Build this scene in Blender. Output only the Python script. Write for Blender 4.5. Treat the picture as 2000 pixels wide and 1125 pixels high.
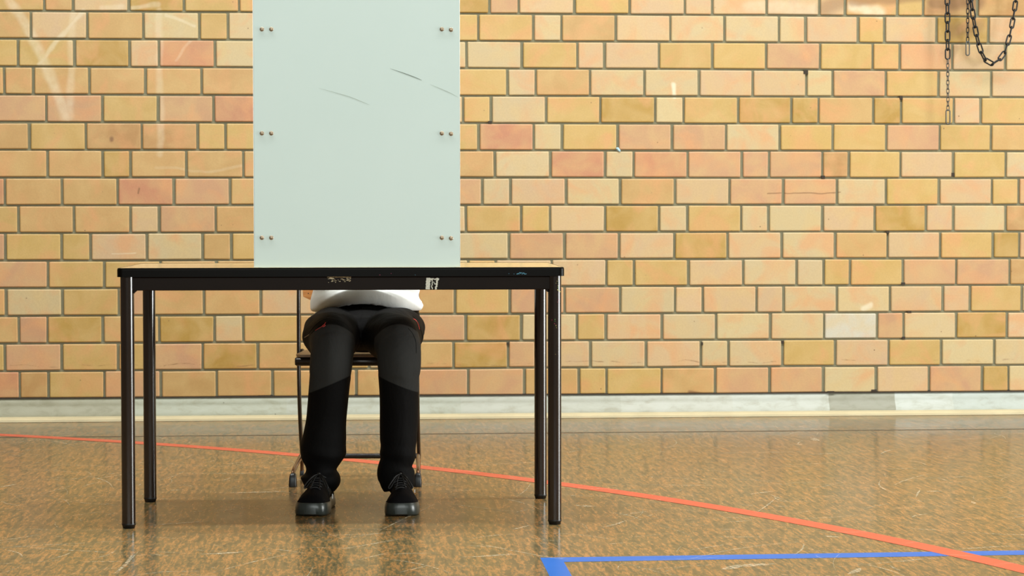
import bpy, bmesh, math, random
from mathutils import Vector, Matrix, noise

# ------------------------------------------------------------------ scene, camera, light
for o in list(bpy.data.objects):
    bpy.data.objects.remove(o)
S = bpy.context.scene
COL = S.collection
PI = math.pi
random.seed(7)

F_PX, PITCH, ROLL, EYE = 4274.07, 0.03356, -0.00099, 0.93433   # fitted lens (px at 2000 wide), pitch down, roll, eye height
WALL_D, YAW = 10.06532, 0.07423                                 # brick wall: distance on the axis and turn
COURSE_TOP = 1.85263                                            # height of the bed joint near the top of the photo

cd = bpy.data.cameras.new('camera')
cd.sensor_width = 36.0
cd.lens = F_PX / 2000 * 36.0
cd.clip_end = 200
cam = bpy.data.objects.new('camera', cd)
COL.objects.link(cam)
up0 = Vector((0, math.sin(PITCH), math.cos(PITCH)))
right0 = Vector((1, 0, 0))
c_, s_ = math.cos(ROLL), math.sin(ROLL)
right = right0 * c_ + up0 * s_
up = up0 * c_ - right0 * s_
back = right.cross(up)
cam.matrix_world = Matrix(((right.x, up.x, back.x, 0), (right.y, up.y, back.y, 0), (right.z, up.z, back.z, EYE), (0, 0, 0, 1)))
S.camera = cam
cd.dof.use_dof = True
cd.dof.focus_distance = 7.0
cd.dof.aperture_fstop = 13.0

S.view_settings.view_transform = 'Standard'
S.view_settings.look = 'None'
S.view_settings.exposure = 0.0
S.view_settings.gamma = 1.0
S.view_settings.use_curve_mapping = False

W = bpy.data.worlds.new('daylight')
W.use_nodes = True
W.node_tree.nodes['Background'].inputs[0].default_value = (0.85, 0.93, 1.0, 1)
W.node_tree.nodes['Background'].inputs[1].default_value = 0.1
S.world = W

ROOM = Matrix.Translation((0, WALL_D, 0)) @ Matrix.Rotation(YAW, 4, 'Z')   # x along the wall, y=0 at the wall, -y towards the camera


def daylight(name, loc, rot, sx, sy, power, color):
    """daylight entering one window or roof light, placed in its opening"""
    l = bpy.data.lights.new(name, 'AREA')
    l.shape = 'RECTANGLE'
    l.size, l.size_y = sx, sy
    l.energy = power
    l.color = color
    o = bpy.data.objects.new(name, l)
    COL.objects.link(o)
    o.matrix_world = ROOM @ Matrix.Translation(loc) @ Matrix(rot).to_4x4()
    return o


def face(d):
    """rotation whose -Z looks along d"""
    return Vector(d).to_track_quat('-Z', 'Y').to_matrix()


R_X, L_X, REAR, CEIL = 6.5, -7.0, -17.0, 5.6
SKY_B = (-3.72, -3.12)
for b in (-3.97, -2.87):
    daylight('roof_daylight', (0.7, b, CEIL + 0.05), face((0, 0, -1)), 9.4, 0.3, 480, (0.97, 1.0, 0.97))
daylight('side_daylight', (R_X + 0.05, -4.7, 1.07), Matrix.Rotation(PI / 2, 3, 'Y'), 2.06, 2.6, 430, (0.97, 1.0, 0.97))
for a in (-3.6, 0.0, 3.6):
    daylight('rear_daylight', (a, REAR - 0.05, 4.0), Matrix.Rotation(PI / 2, 3, 'X'), 3.0, 2.0, 290, (0.93, 1.0, 0.97))


# ------------------------------------------------------------------ helpers
def px_ray(px, py):
    c, s = math.cos(ROLL), math.sin(ROLL)
    u0, v0 = px - 1000, py - 562.5
    u = c * u0 + s * v0
    v = -s * u0 + c * v0
    cp, sp = math.cos(PITCH), math.sin(PITCH)
    return Vector((u / F_PX, cp - v / F_PX * sp, -sp - v / F_PX * cp))


def on_wall(px, py, off=0.0):
    d = px_ray(px, py)
    n = Vector((-math.sin(YAW), math.cos(YAW), 0))
    t = (WALL_D * math.cos(YAW) - off) / n.dot(d)
    p = ROOM.inverted() @ (d * t + Vector((0, 0, EYE)))
    return p.x, p.z


def on_floor(px, py):
    """floor point in room coordinates"""
    d = px_ray(px, py)
    t = -EYE / d.z
    p = ROOM.inverted() @ (d * t + Vector((0, 0, EYE)))
    return Vector((p.x, p.y, 0))


def tag(o, label=None, cat=None, group=None, kind=None):
    if label: o['label'] = label
    if cat: o['category'] = cat
    if group: o['group'] = group
    if kind: o['kind'] = kind
    return o


def mk(name, bm, mat, parent=None, smooth=False, mw=None):
    me = bpy.data.meshes.new(name)
    bm.to_mesh(me)
    bm.free()
    for m in (mat if isinstance(mat, (list, tuple)) else [mat]):
        me.materials.append(m)
    if smooth:
        for p in me.polygons: p.use_smooth = True
        me.set_sharp_from_angle(angle=math.radians(48))
    o = bpy.data.objects.new(name, me)
    COL.objects.link(o)
    if parent: o.parent = parent
    if mw is not None: o.matrix_world = mw
    return o


def empty(name, mw):
    o = bpy.data.objects.new(name, None)
    COL.objects.link(o)
    o.matrix_world = mw
    o.empty_display_size = 0.1
    return o


def box(bm, x0, x1, y0, y1, z0, z1, bev=0.0):
    r = bmesh.ops.create_cube(bm, size=1.0)
    vs = r['verts']
    for v in vs:
        v.co = Vector(((x0 + x1) / 2 + v.co.x * (x1 - x0), (y0 + y1) / 2 + v.co.y * (y1 - y0), (z0 + z1) / 2 + v.co.z * (z1 - z0)))
    if bev:
        es = {e for v in vs for e in v.link_edges}
        bmesh.ops.bevel(bm, geom=list(es), offset=bev, segments=2, affect='EDGES', profile=0.6)
    return bm


def rings(bm, loops, closed=True, cap0=True, cap1=True):
    """skin a list of equal length vertex loops"""
    vl = [[bm.verts.new(p) for p in lp] for lp in loops]
    n = len(vl[0])
    for i in range(len(vl) - 1):
        for j in range(n if closed else n - 1):
            k = (j + 1) % n
            bm.faces.new((vl[i][j], vl[i][k], vl[i + 1][k], vl[i + 1][j]))
    if cap0: bm.faces.new(list(reversed(vl[0])))
    if cap1: bm.faces.new(vl[-1])
    return vl


def frames(pts, hint=None, closed=False):
    pts = [Vector(p) for p in pts]
    n = len(pts)
    out = []
    t0 = (pts[1] - pts[0]).normalized()
    nrm = Vector(hint) if hint else (Vector((0, 0, 1)) if abs(t0.z) < 0.9 else Vector((0, 1, 0)))
    for i in range(n):
        if closed: t = pts[(i + 1) % n] - pts[i - 1]
        elif i == 0: t = pts[1] - pts[0]
        elif i == n - 1: t = pts[-1] - pts[-2]
        else: t = pts[i + 1] - pts[i - 1]
        t.normalize()
        nrm = (nrm - t * nrm.dot(t)).normalized()
        out.append((pts[i], t, nrm, t.cross(nrm)))
    return out


def tube(bm, pts, r, seg=12, r2=None, hint=None, closed=False):
    """tube of radius r (along the normal) and r2 (along the binormal) through pts; r may be a list"""
    fr = frames(pts, hint, closed)
    loops = []
    for i, (p, t, a, b) in enumerate(fr):
        ra = r[i] if isinstance(r, (list, tuple)) else r
        rb = (r2[i] if isinstance(r2, (list, tuple)) else r2) if r2 is not None else ra
        loops.append([p + a * ra * math.cos(2 * PI * k / seg) + b * rb * math.sin(2 * PI * k / seg) for k in range(seg)])
    if closed:
        loops.append(loops[0])
        rings(bm, loops, cap0=False, cap1=False)
        bmesh.ops.remove_doubles(bm, verts=bm.verts, dist=1e-6)
    else:
        rings(bm, loops)
    return bm


def spline(pts, n=8):
    """Catmull-Rom through points (tuples of any length)"""
    P = [pts[0]] + list(pts) + [pts[-1]]
    out = []
    for i in range(1, len(P) - 2):
        for k in range(n):
            t = k / n
            out.append(tuple(0.5 * (2 * b + (c - a) * t + (2 * a - 5 * b + 4 * c - d) * t * t + (3 * b - a - 3 * c + d) * t ** 3)
                             for a, b, c, d in zip(P[i - 1], P[i], P[i + 1], P[i + 2])))
    out.append(tuple(pts[-1]))
    return out


def ball(bm, c, r, seg=20, rot=None):
    q = bmesh.ops.create_uvsphere(bm, u_segments=seg, v_segments=seg // 2 + 2, radius=1.0)
    R = Vector(r) if isinstance(r, (tuple, list)) else Vector((r, r, r))
    for v in q['verts']:
        p = Vector((v.co.x * R.x, v.co.y * R.y, v.co.z * R.z))
        if rot: p = rot @ p
        v.co = p + Vector(c)


# ------------------------------------------------------------------ materials
def new_mat(name):
    m = bpy.data.materials.new(name)
    m.use_nodes = True
    nt = m.node_tree
    return m, nt, nt.nodes['Principled BSDF']


def nd(nt, typ, **kw):
    n = nt.nodes.new(typ)
    for k, v in kw.items():
        if k.startswith('i'): n.inputs[int(k[1:])].default_value = v
        else: setattr(n, k, v)
    return n


def math_n(nt, op, a, b=None, clamp=False):
    n = nt.nodes.new('ShaderNodeMath')
    n.operation = op
    n.use_clamp = clamp
    for i, v in enumerate((a, b)):
        if v is None: continue
        if hasattr(v, 'links'): nt.links.new(v, n.inputs[i])
        else: n.inputs[i].default_value = v
    return n.outputs[0]


def mixc(nt, fac, a, b, mode='MIX'):
    n = nt.nodes.new('ShaderNodeMix')
    n.data_type = 'RGBA'
    n.blend_type = mode
    for i, v in ((0, fac), (6, a), (7, b)):
        if hasattr(v, 'links'): nt.links.new(v, n.inputs[i])
        else: n.inputs[i].default_value = v if i == 0 or len(v) == 4 else (*v, 1)
    return n.outputs[2]


def ramp(nt, fac, stops):
    n = nt.nodes.new('ShaderNodeValToRGB')
    cr = n.color_ramp
    while len(cr.elements) < len(stops): cr.elements.new(0.5)
    for e, (p, c) in zip(cr.elements, stops):
        e.position = p
        e.color = (*c, 1) if len(c) == 3 else c
    nt.links.new(fac, n.inputs[0])
    return n.outputs[0]


def coords(nt, scale=(1, 1, 1), rot=(0, 0, 0), loc=(0, 0, 0)):
    t = nt.nodes.new('ShaderNodeTexCoord')
    m = nt.nodes.new('ShaderNodeMapping')
    m.inputs['Scale'].default_value = scale
    m.inputs['Rotation'].default_value = rot
    m.inputs['Location'].default_value = loc
    nt.links.new(t.outputs['Object'], m.inputs[0])
    return m.outputs[0]


def noise_n(nt, vec, scale, detail=4, rough=0.55, dist=0.0):
    n = nt.nodes.new('ShaderNodeTexNoise')
    n.inputs['Scale'].default_value = scale
    n.inputs['Detail'].default_value = detail
    n.inputs['Roughness'].default_value = rough
    n.inputs['Distortion'].default_value = dist
    nt.links.new(vec, n.inputs['Vector'])
    return n.outputs['Fac']


def bump(nt, bsdf, h, strength=0.3, dist=0.01):
    b = nt.nodes.new('ShaderNodeBump')
    b.inputs['Strength'].default_value = strength
    b.inputs['Distance'].default_value = dist
    nt.links.new(h, b.inputs['Height'])
    nt.links.new(b.outputs[0], bsdf.inputs['Normal'])


def srgb(r, g, b):
    f = lambda c: (c / 255 / 12.92) if c / 255 <= 0.04045 else ((c / 255 + 0.055) / 1.055) ** 2.4
    return (f(r), f(g), f(b))


def simple(name, col, rough=0.5, metal=0.0, var=0.12, nscale=25, spec=0.5, bmp=0.0, bscale=300):
    m, nt, b = new_mat(name)
    v = coords(nt)
    f = noise_n(nt, v, nscale)
    c = mixc(nt, f, tuple(x * (1 - var) for x in col), tuple(min(1, x * (1 + var)) for x in col))
    nt.links.new(c, b.inputs['Base Color'])
    b.inputs['Roughness'].default_value = rough
    b.inputs['Metallic'].default_value = metal
    b.inputs['Specular IOR Level'].default_value = spec
    if bmp: bump(nt, b, noise_n(nt, v, bscale, 3), bmp, 0.001)
    return m


def seg_mask(nt, vec, A, B, w, soft=None):
    """1 near the segment A-B, fading to 0 at distance w"""
    A = Vector(A); B = Vector(B)
    d = B - A
    L2 = d.length_squared
    sub = nt.nodes.new('ShaderNodeVectorMath'); sub.operation = 'SUBTRACT'
    nt.links.new(vec, sub.inputs[0]); sub.inputs[1].default_value = A
    dot = nt.nodes.new('ShaderNodeVectorMath'); dot.operation = 'DOT_PRODUCT'
    nt.links.new(sub.outputs[0], dot.inputs[0]); dot.inputs[1].default_value = d
    t = math_n(nt, 'DIVIDE', dot.outputs['Value'], L2, True)
    sc = nt.nodes.new('ShaderNodeVectorMath'); sc.operation = 'SCALE'
    sc.inputs[0].default_value = d
    nt.links.new(t, sc.inputs['Scale'])
    di = nt.nodes.new('ShaderNodeVectorMath'); di.operation = 'DISTANCE'
    nt.links.new(sub.outputs[0], di.inputs[0]); nt.links.new(sc.outputs[0], di.inputs[1])
    mr = nt.nodes.new('ShaderNodeMapRange')
    mr.interpolation_type = 'SMOOTHSTEP'
    mr.inputs[1].default_value = w
    mr.inputs[2].default_value = w * (0.2 if soft is None else soft)
    mr.inputs[3].default_value = 0
    mr.inputs[4].default_value = 1
    nt.links.new(di.outputs['Value'], mr.inputs[0])
    return mr.outputs[0]


def flat_vec(nt):
    """object coordinates with y dropped"""
    t = nt.nodes.new('ShaderNodeTexCoord')
    m = nt.nodes.new('ShaderNodeVectorMath'); m.operation = 'MULTIPLY'
    nt.links.new(t.outputs['Object'], m.inputs[0]); m.inputs[1].default_value = (1, 0, 1)
    return m.outputs[0]


# glazed yellow and salmon brick, its colour per brick in the attribute 'brick_colour'
def brick_material():
    m, nt, b = new_mat('glazed_brick')
    at = nt.nodes.new('ShaderNodeAttribute'); at.attribute_name = 'brick_colour'
    v = coords(nt)
    n1 = noise_n(nt, v, 9, 3, 0.5, 0.6)
    n2 = noise_n(nt, v, 140, 3, 0.6)
    c = mixc(nt, ramp(nt, n1, [(0.35, (0, 0, 0)), (0.7, (0.5, 0.5, 0.5))]), at.outputs['Color'], srgb(190, 160, 106))
    n1b = noise_n(nt, coords(nt, (1, 1, 1), (0, 0, 0), (5, 3, 9)), 7, 3, 0.5, 0.8)
    c = mixc(nt, ramp(nt, n1b, [(0.48, (0, 0, 0)), (0.7, (0.6, 0.6, 0.6))]), c, srgb(196, 140, 92))
    c = mixc(nt, 0.22, c, ramp(nt, n2, [(0.3, (0.62, 0.62, 0.62)), (0.7, (1, 1, 1))]), 'MULTIPLY')
    # specks and chips
    vo = nt.nodes.new('ShaderNodeTexVoronoi'); vo.inputs['Scale'].default_value = 17
    nt.links.new(v, vo.inputs['Vector'])
    pits = ramp(nt, vo.outputs['Distance'], [(0.03, (1, 1, 1)), (0.07, (0, 0, 0))])
    gate = ramp(nt, noise_n(nt, v, 4, 2), [(0.55, (0, 0, 0)), (0.6, (1, 1, 1))])
    c = mixc(nt, mixc(nt, 1.0, pits, gate, 'MULTIPLY'), c, srgb(110, 80, 50))
    # pale smears and rubbed marks of their own shape
    fv = flat_vec(nt)
    wob = nt.nodes.new('ShaderNodeTexNoise'); wob.inputs['Scale'].default_value = 6
    nt.links.new(fv, wob.inputs['Vector'])
    sh = nt.nodes.new('ShaderNodeVectorMath'); sh.operation = 'MULTIPLY_ADD'
    nt.links.new(wob.outputs['Color'], sh.inputs[0]); sh.inputs[1].default_value = (0.05, 0, 0.05)
    nt.links.new(fv, sh.inputs[2])
    wv = nt.nodes.new('ShaderNodeVectorMath'); wv.operation = 'SUBTRACT'
    nt.links.new(sh.outputs[0], wv.inputs[0]); wv.inputs[1].default_value = (0.025, 0, 0.025)
    wv = wv.outputs[0]

    def W2(px, py):
        x, z = on_wall(px, py)
        return (x, 0, z)
    tot = None
    for (x0, y0, x1, y1, w, s) in [(20, 0, 85, 110, 13, .45), (75, 95, 130, 225, 15, .45), (165, 25, 75, 125, 7, .5), (145, 30, 135, 225, 12, .35),
                                   (200, 15, 240, 12, 9, .35), (255, 14, 310, 10, 7, .4), (310, 20, 312, 300, 10, .3), (325, 28, 380, 50, 5, .4),
                                   (375, 75, 345, 120, 4, .25), (302, 325, 400, 337, 4, .16), (400, 337, 470, 325, 4, .2),
                                   (1314, 165, 1315, 186, 7, 1.0), (1465, 14, 1590, 20, 20, .35), (1660, 12, 1720, 24, 16, .7),
                                   (1700, 595, 1685, 600, 8, .7), (395, 410, 300, 445, 3, .0), (220, 495, 265, 495, 2, .4)]:
        k = math_n(nt, 'MULTIPLY', seg_mask(nt, wv, W2(x0, y0), W2(x1, y1), w / 425), s)
        tot = k if tot is None else math_n(nt, 'MAXIMUM', tot, k)
    c = mixc(nt, math_n(nt, 'MULTIPLY', tot, math_n(nt, 'ADD', noise_n(nt, v, 30, 4), 0.25), True), c, srgb(208, 198, 172))
    tot = None
    for (x0, y0, x1, y1, w, s) in [(1610, 20, 1640, 5, 22, .5), (1660, 3, 1800, -4, 14, .6), (1820, 8, 1905, 4, 22, .75), (1815, 20, 1850, 12, 20, .4), (1860, 60, 1910, 50, 22, .45),
                                   (1865, 95, 1850, 120, 12, .4), (1500, 375, 1640, 376, 2.2, .7), (222, 272, 222, 274, 7, .9), (272, 367, 270, 377, 3, .8),
                                   (1385, 770, 1345, 767, 6, .8), (1660, 330, 1830, 333, 1.4, .0), (1655, 590, 1658, 590, 5, .0)]:
        if not s: continue
        k = math_n(nt, 'MULTIPLY', seg_mask(nt, wv, W2(x0, y0), W2(x1, y1), w / 425), s)
        tot = k if tot is None else math_n(nt, 'MAXIMUM', tot, k)
    # dirt tide mark just above the second course from the floor's bed
    _, zt = on_wall(300, 713)
    tm = seg_mask(nt, wv, (-3.2, 0, zt), (3.2, 0, zt), 0.0038)
    tm = math_n(nt, 'MULTIPLY', tm, ramp(nt, noise_n(nt, v, 14, 5, 0.7), [(0.5, (0, 0, 0)), (0.68, (0.7, 0.7, 0.7))]))
    tot = math_n(nt, 'MAXIMUM', tot, tm)
    c = mixc(nt, tot, c, srgb(120, 84, 50))
    nt.links.new(c, b.inputs['Base Color'])
    b.inputs['Roughness'].default_value = 0.42
    bump(nt, b, n2, 0.12, 0.002)
    return m


M_brick = brick_material()
M_mortar = simple('mortar', srgb(118, 114, 90), 0.9, var=0.2, nscale=60, bmp=0.6)
M_gap_shade = simple('gap_shade', srgb(52, 42, 32), 0.9, var=0.3)  # dark colour standing in for shade inside open joints and holes


def floor_material():
    m, nt, b = new_mat('marbled_linoleum')
    v = coords(nt, (8.0, 1.0, 1))
    wv = nt.nodes.new('ShaderNodeTexNoise')
    n1 = noise_n(nt, v, 8.0, 8, 0.7, 0.5)
    n2 = noise_n(nt, coords(nt, (4.5, 1.1, 1), (0, 0, 0.12), (3, 1, 0)), 26, 4, 0.6, 0.4)
    fac = math_n(nt, 'ADD', math_n(nt, 'MULTIPLY', n1, 0.62), math_n(nt, 'MULTIPLY', n2, 0.38))
    c = ramp(nt, fac, [(0.41, srgb(76, 69, 48)), (0.475, srgb(97, 85, 57)), (0.525, srgb(124, 94, 57)), (0.61, srgb(149, 109, 67))])
    sp = noise_n(nt, coords(nt, (2, 1, 1)), 170, 2, 0.5)
    c = mixc(nt, ramp(nt, sp, [(0.30, (0.5, 0.5, 0.5)), (0.42, (0, 0, 0))]), c, srgb(66, 56, 40))
    nt.links.new(c, b.inputs['Base Color'])
    r = noise_n(nt, coords(nt, (1, 1, 1)), 6, 5, 0.6)
    rr = nt.nodes.new('ShaderNodeMapRange')
    rr.inputs[3].default_value = 0.10; rr.inputs[4].default_value = 0.24
    nt.links.new(r, rr.inputs[0])
    nt.links.new(rr.outputs[0], b.inputs['Roughness'])
    b.inputs['IOR'].default_value = 1.145
    bump(nt, b, noise_n(nt, coords(nt), 45, 3), 0.03, 0.002)
    return m


M_floor = floor_material()
M_red = simple('salmon_floor_paint', srgb(182, 80, 58), 0.35, spec=.2, var=0.08, nscale=18)
M_blue = simple('blue_floor_paint', srgb(14, 88, 168), 0.35, spec=.2, var=0.10, nscale=14)
M_black = simple('black_floor_paint', srgb(48, 44, 38), 0.35, var=0.15)


def scratch_material():
    m, nt, b = new_mat('pale_scratch')
    b.inputs['Base Color'].default_value = (*srgb(220, 206, 176), 1)
    b.inputs['Roughness'].default_value = 0.6
    tr = nt.nodes.new('ShaderNodeBsdfTransparent')
    mx = nt.nodes.new('ShaderNodeMixShader')
    f = ramp(nt, noise_n(nt, coords(nt, (14, 14, 1)), 5, 4, 0.7), [(0.40, (0.0, 0.0, 0.0)), (0.66, (0.5, 0.5, 0.5))])
    nt.links.new(f, mx.inputs[0])
    nt.links.new(tr.outputs[0], mx.inputs[1]); nt.links.new(b.outputs[0], mx.inputs[2])
    nt.links.new(mx.outputs[0], nt.nodes['Material Output'].inputs[0])
    return m


M_scratch = scratch_material()


def skirting_material():
    m, nt, b = new_mat('painted_concrete_base')
    at = nt.nodes.new('ShaderNodeAttribute'); at.attribute_name = 'paint_colour'
    v = coords(nt, (1, 1, 2.5))
    n = noise_n(nt, v, 12, 6, 0.65, 0.4)
    c = mixc(nt, 0.75, at.outputs['Color'], ramp(nt, n, [(0.3, (0.66, 0.63, 0.52)), (0.5, (0.92, 0.92, 0.88)), (0.7, (1, 1, 1))]), 'MULTIPLY')
    vo = nt.nodes.new('ShaderNodeTexVoronoi'); vo.inputs['Scale'].default_value = 9
    nt.links.new(coords(nt), vo.inputs['Vector'])
    c = mixc(nt, ramp(nt, vo.outputs['Distance'], [(0.03, (1, 1, 1)), (0.05, (0, 0, 0))]), c, srgb(70, 62, 50))
    nt.links.new(c, b.inputs['Base Color'])
    b.inputs['Roughness'].default_value = 0.55
    bump(nt, b, n, 0.3, 0.004)
    return m


M_base = skirting_material()
M_strip = simple('yellowed_wood_strip', srgb(186, 172, 138), 0.45, var=0.18, nscale=8)
M_ceiling = simple('ceiling_boards', srgb(120, 118, 112), 0.8)
M_plaster = simple('painted_plaster', srgb(150, 148, 140), 0.8)
M_darkwood = simple('dark_hall_panelling', srgb(70, 64, 58), .7)
M_frame = simple('window_frame_paint', srgb(90, 90, 88), 0.5)

# ------------------------------------------------------------------ the setting
# floor
bm = bmesh.new()
box(bm, L_X - 0.2, R_X + 0.2, REAR - 0.2, 0.25, -0.1, 0.0)
floor = tag(mk('floor', bm, M_floor, mw=ROOM), 'brown marbled glossy sports hall floor with scratches', kind='structure')


def ribbon(name, pts, w, mat, label, z=0.0004):
    """painted line of width w through room floor points"""
    bm = bmesh.new()
    L, R = [], []
    for i, p in enumerate(pts):
        a = pts[max(0, i - 1)]; c = pts[min(len(pts) - 1, i + 1)]
        t = (c - a).normalized(); n = Vector((-t.y, t.x, 0)) * w / 2
        L.append(bm.verts.new((p.x + n.x, p.y + n.y, z))); R.append(bm.verts.new((p.x - n.x, p.y - n.y, z)))
    for i in range(len(pts) - 1):
        bm.faces.new((L[i], R[i], R[i + 1], L[i + 1]))
    o = mk(name, bm, mat, floor)
    o['label'] = label
    return o


red_px = [(-150, 842.5), (0, 849.5), (250, 864.5), (470, 878.5), (670, 897), (878, 918.5), (1040, 938), (1270, 970), (1400, 992), (1600, 1027), (1800, 1068), (2000, 1111)]
rp = [on_floor(*p) for p in red_px]
# smooth circle through them: least-squares fit
n_ = len(rp)
import numpy as np
A_ = np.array([[2 * p.x, 2 * p.y, 1] for p in rp]); b_ = np.array([p.x ** 2 + p.y ** 2 for p in rp])
cx, cy, cc = np.linalg.lstsq(A_, b_, rcond=None)[0]
rad = math.sqrt(cc + cx * cx + cy * cy)
print('red arc centre', cx, cy, 'radius', rad, 'resid', [round(math.hypot(p.x - cx, p.y - cy) - rad, 3) for p in rp])
arc = []
a0 = math.atan2(rp[0].y - cy, rp[0].x - cx); a1 = math.atan2(rp[-1].y - cy, rp[-1].x - cx)
if a1 - a0 > PI: a1 -= 2 * PI
if a0 - a1 > PI: a1 += 2 * PI
sgn = a1 - a0
for i in range(81):
    a = a0 - sgn * 0.1 + sgn * 1.25 * i / 80
    arc.append(Vector((cx + rad * math.cos(a), cy + rad * math.sin(a), 0)))
ribbon('red_line', arc, 0.078, M_red, 'curved salmon-red court line', z=0.0007)
# blue L
bl = [on_floor(1056, 1093.8), on_floor(1400, 1087), on_floor(2000, 1079.3)]
dirb = (bl[2] - bl[0]).normalized()
bm = bmesh.new()
c0 = on_floor(1055, 1089.5)
nb = Vector((dirb.y, -dirb.x, 0))
e0 = on_floor(1073, 1125)
d2 = (e0 - c0).normalized()
wB = 0.078; wV = 0.056
P0 = c0; P1 = c0 + dirb * 8; P2 = P1 + nb * wB
Pin = c0 + nb * wB + dirb * wV
Pd = c0 + d2 * 3.0
side = Vector((-d2.y, d2.x, 0))
if side.dot(dirb) < 0: side = -side
vs = [bm.verts.new((p.x, p.y, 0.0004)) for p in (P0, P1, P2, Pin, Pd + side * wV, Pd)]
bm.faces.new(vs)
bmesh.ops.recalc_face_normals(bm, faces=bm.faces)
if list(bm.faces)[0].normal.z < 0: bmesh.ops.reverse_faces(bm, faces=list(bm.faces))
o = mk('blue_line', bm, M_blue, floor); o['label'] = 'blue court line turning a corner'
bk = [on_floor(*p) for p in [(0, 852.5), (470, 851), (970, 848.5), (1400, 843.5), (2000, 837)]]
bd = sum(p.y for p in bk) / len(bk)
print('black line b', [round(p.y, 3) for p in bk])
ribbon('black_line', [Vector((L_X, bd, 0)), Vector((0, bd, 0)), Vector((R_X, bd, 0))], 0.032, M_black, 'thin dark line parallel to the brick wall')

# scratches worn into the floor
bm = bmesh.new()


def scratch(p, q, w, bend=0.0, z=0.0012):
    n = 7
    d = q - p; nn = Vector((-d.y, d.x, 0))
    if nn.length < 1e-6: return
    nn.normalize()
    L, R = [], []
    for i in range(n):
        t = i / (n - 1)
        c = p.lerp(q, t) + nn * bend * math.sin(PI * t)
        ww = w * (0.15 + math.sin(PI * t)) * 0.5
        L.append(bm.verts.new((c.x + nn.x * ww, c.y + nn.y * ww, z))); R.append(bm.verts.new((c.x - nn.x * ww, c.y - nn.y * ww, z)))
    for i in range(n - 1):
        bm.faces.new((R[i], R[i + 1], L[i + 1], L[i]))


for (x0, y0, x1, y1, w) in [(330, 958, 360, 957, .012), (450, 963, 560, 960, .03), (290, 1027, 418, 1018, .014), (390, 1083, 480, 1078, .02), (735, 1040, 850, 985, .008),
                            (660, 1074, 790, 1052, .006), (222, 1122, 258, 1082, .010), (228, 1122, 270, 1078, .004), (300, 1082, 330, 1086, .006), (930, 1088, 1000, 1082, .012), (900, 1089, 1010, 1083, .008),
                            (1175, 1031, 1222, 1017, .010), (1462, 966, 1510, 960, .012), (1414, 1109, 1517, 1102, .035), (1410, 1113, 1440, 1105, .03), (1400, 1049, 1495, 1049, .006),
                            (1505, 990, 1545, 990, .007), (1780, 1011, 1813, 1004, .007), (1789, 972, 1798, 956, .006), (1857, 933, 1890, 930, .006), (1810, 961, 1840, 960, .02),
                            (1535, 922, 1570, 920, .006), (1720, 887, 1750, 877, .01), (1657, 1122, 1680, 1110, .02), (1590, 856, 1600, 862, .03), (1540, 870, 1570, 868, .01),
                            (1897, 982, 1905, 982, .05), (1625, 1050, 1632, 1048, .04), (1125, 987, 1165, 990, .03), (1860, 1074, 1990, 1066, .009), (700, 1095, 760, 1080, .006),
                            (0, 952, 32, 946, .012), (1580, 888, 1640, 886, .012), (1420, 1020, 1470, 1016, .006), (1550, 1085, 1570, 1062, .005), (1440, 985, 1475, 988, .006),
                            (1720, 1100, 1850, 1089, .006), (1180, 1064, 1225, 1060, .004), (1000, 1035, 1035, 1026, .012), (560, 940, 640, 933, .03)]:
    scratch(on_floor(x0, y0), on_floor(x1, y1), w, random.uniform(-.01, .01))
for i in range(1000):
    x = random.uniform(-2.2, 2.6); y = random.uniform(-6.0, -0.6)
    a = random.gauss(0.0, 0.8); L = random.choice((random.uniform(0.02, 0.2), random.uniform(0.1, 0.45)))
    p = Vector((x, y, 0)); q = p + Vector((math.cos(a), math.sin(a), 0)) * L
    scratch(p, q, random.choice((.0015, .002, .003, .005)), random.uniform(-.1, .1) * L, 0.0009 + 0.0000005 * i)
for i in range(16):
    p = Vector((random.uniform(-2.0, 2.4), random.uniform(-5.6, -2), 0)); r = random.uniform(.02, .05)
    a = random.uniform(0, 6)
    scratch(p, p + Vector((r, r * math.sin(a), 0)), .003, r * .5)
o = mk('scratch_marks', bm, M_scratch, floor); tag(o, 'pale scratches and scuffs worn into the floor', kind='stuff')

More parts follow.
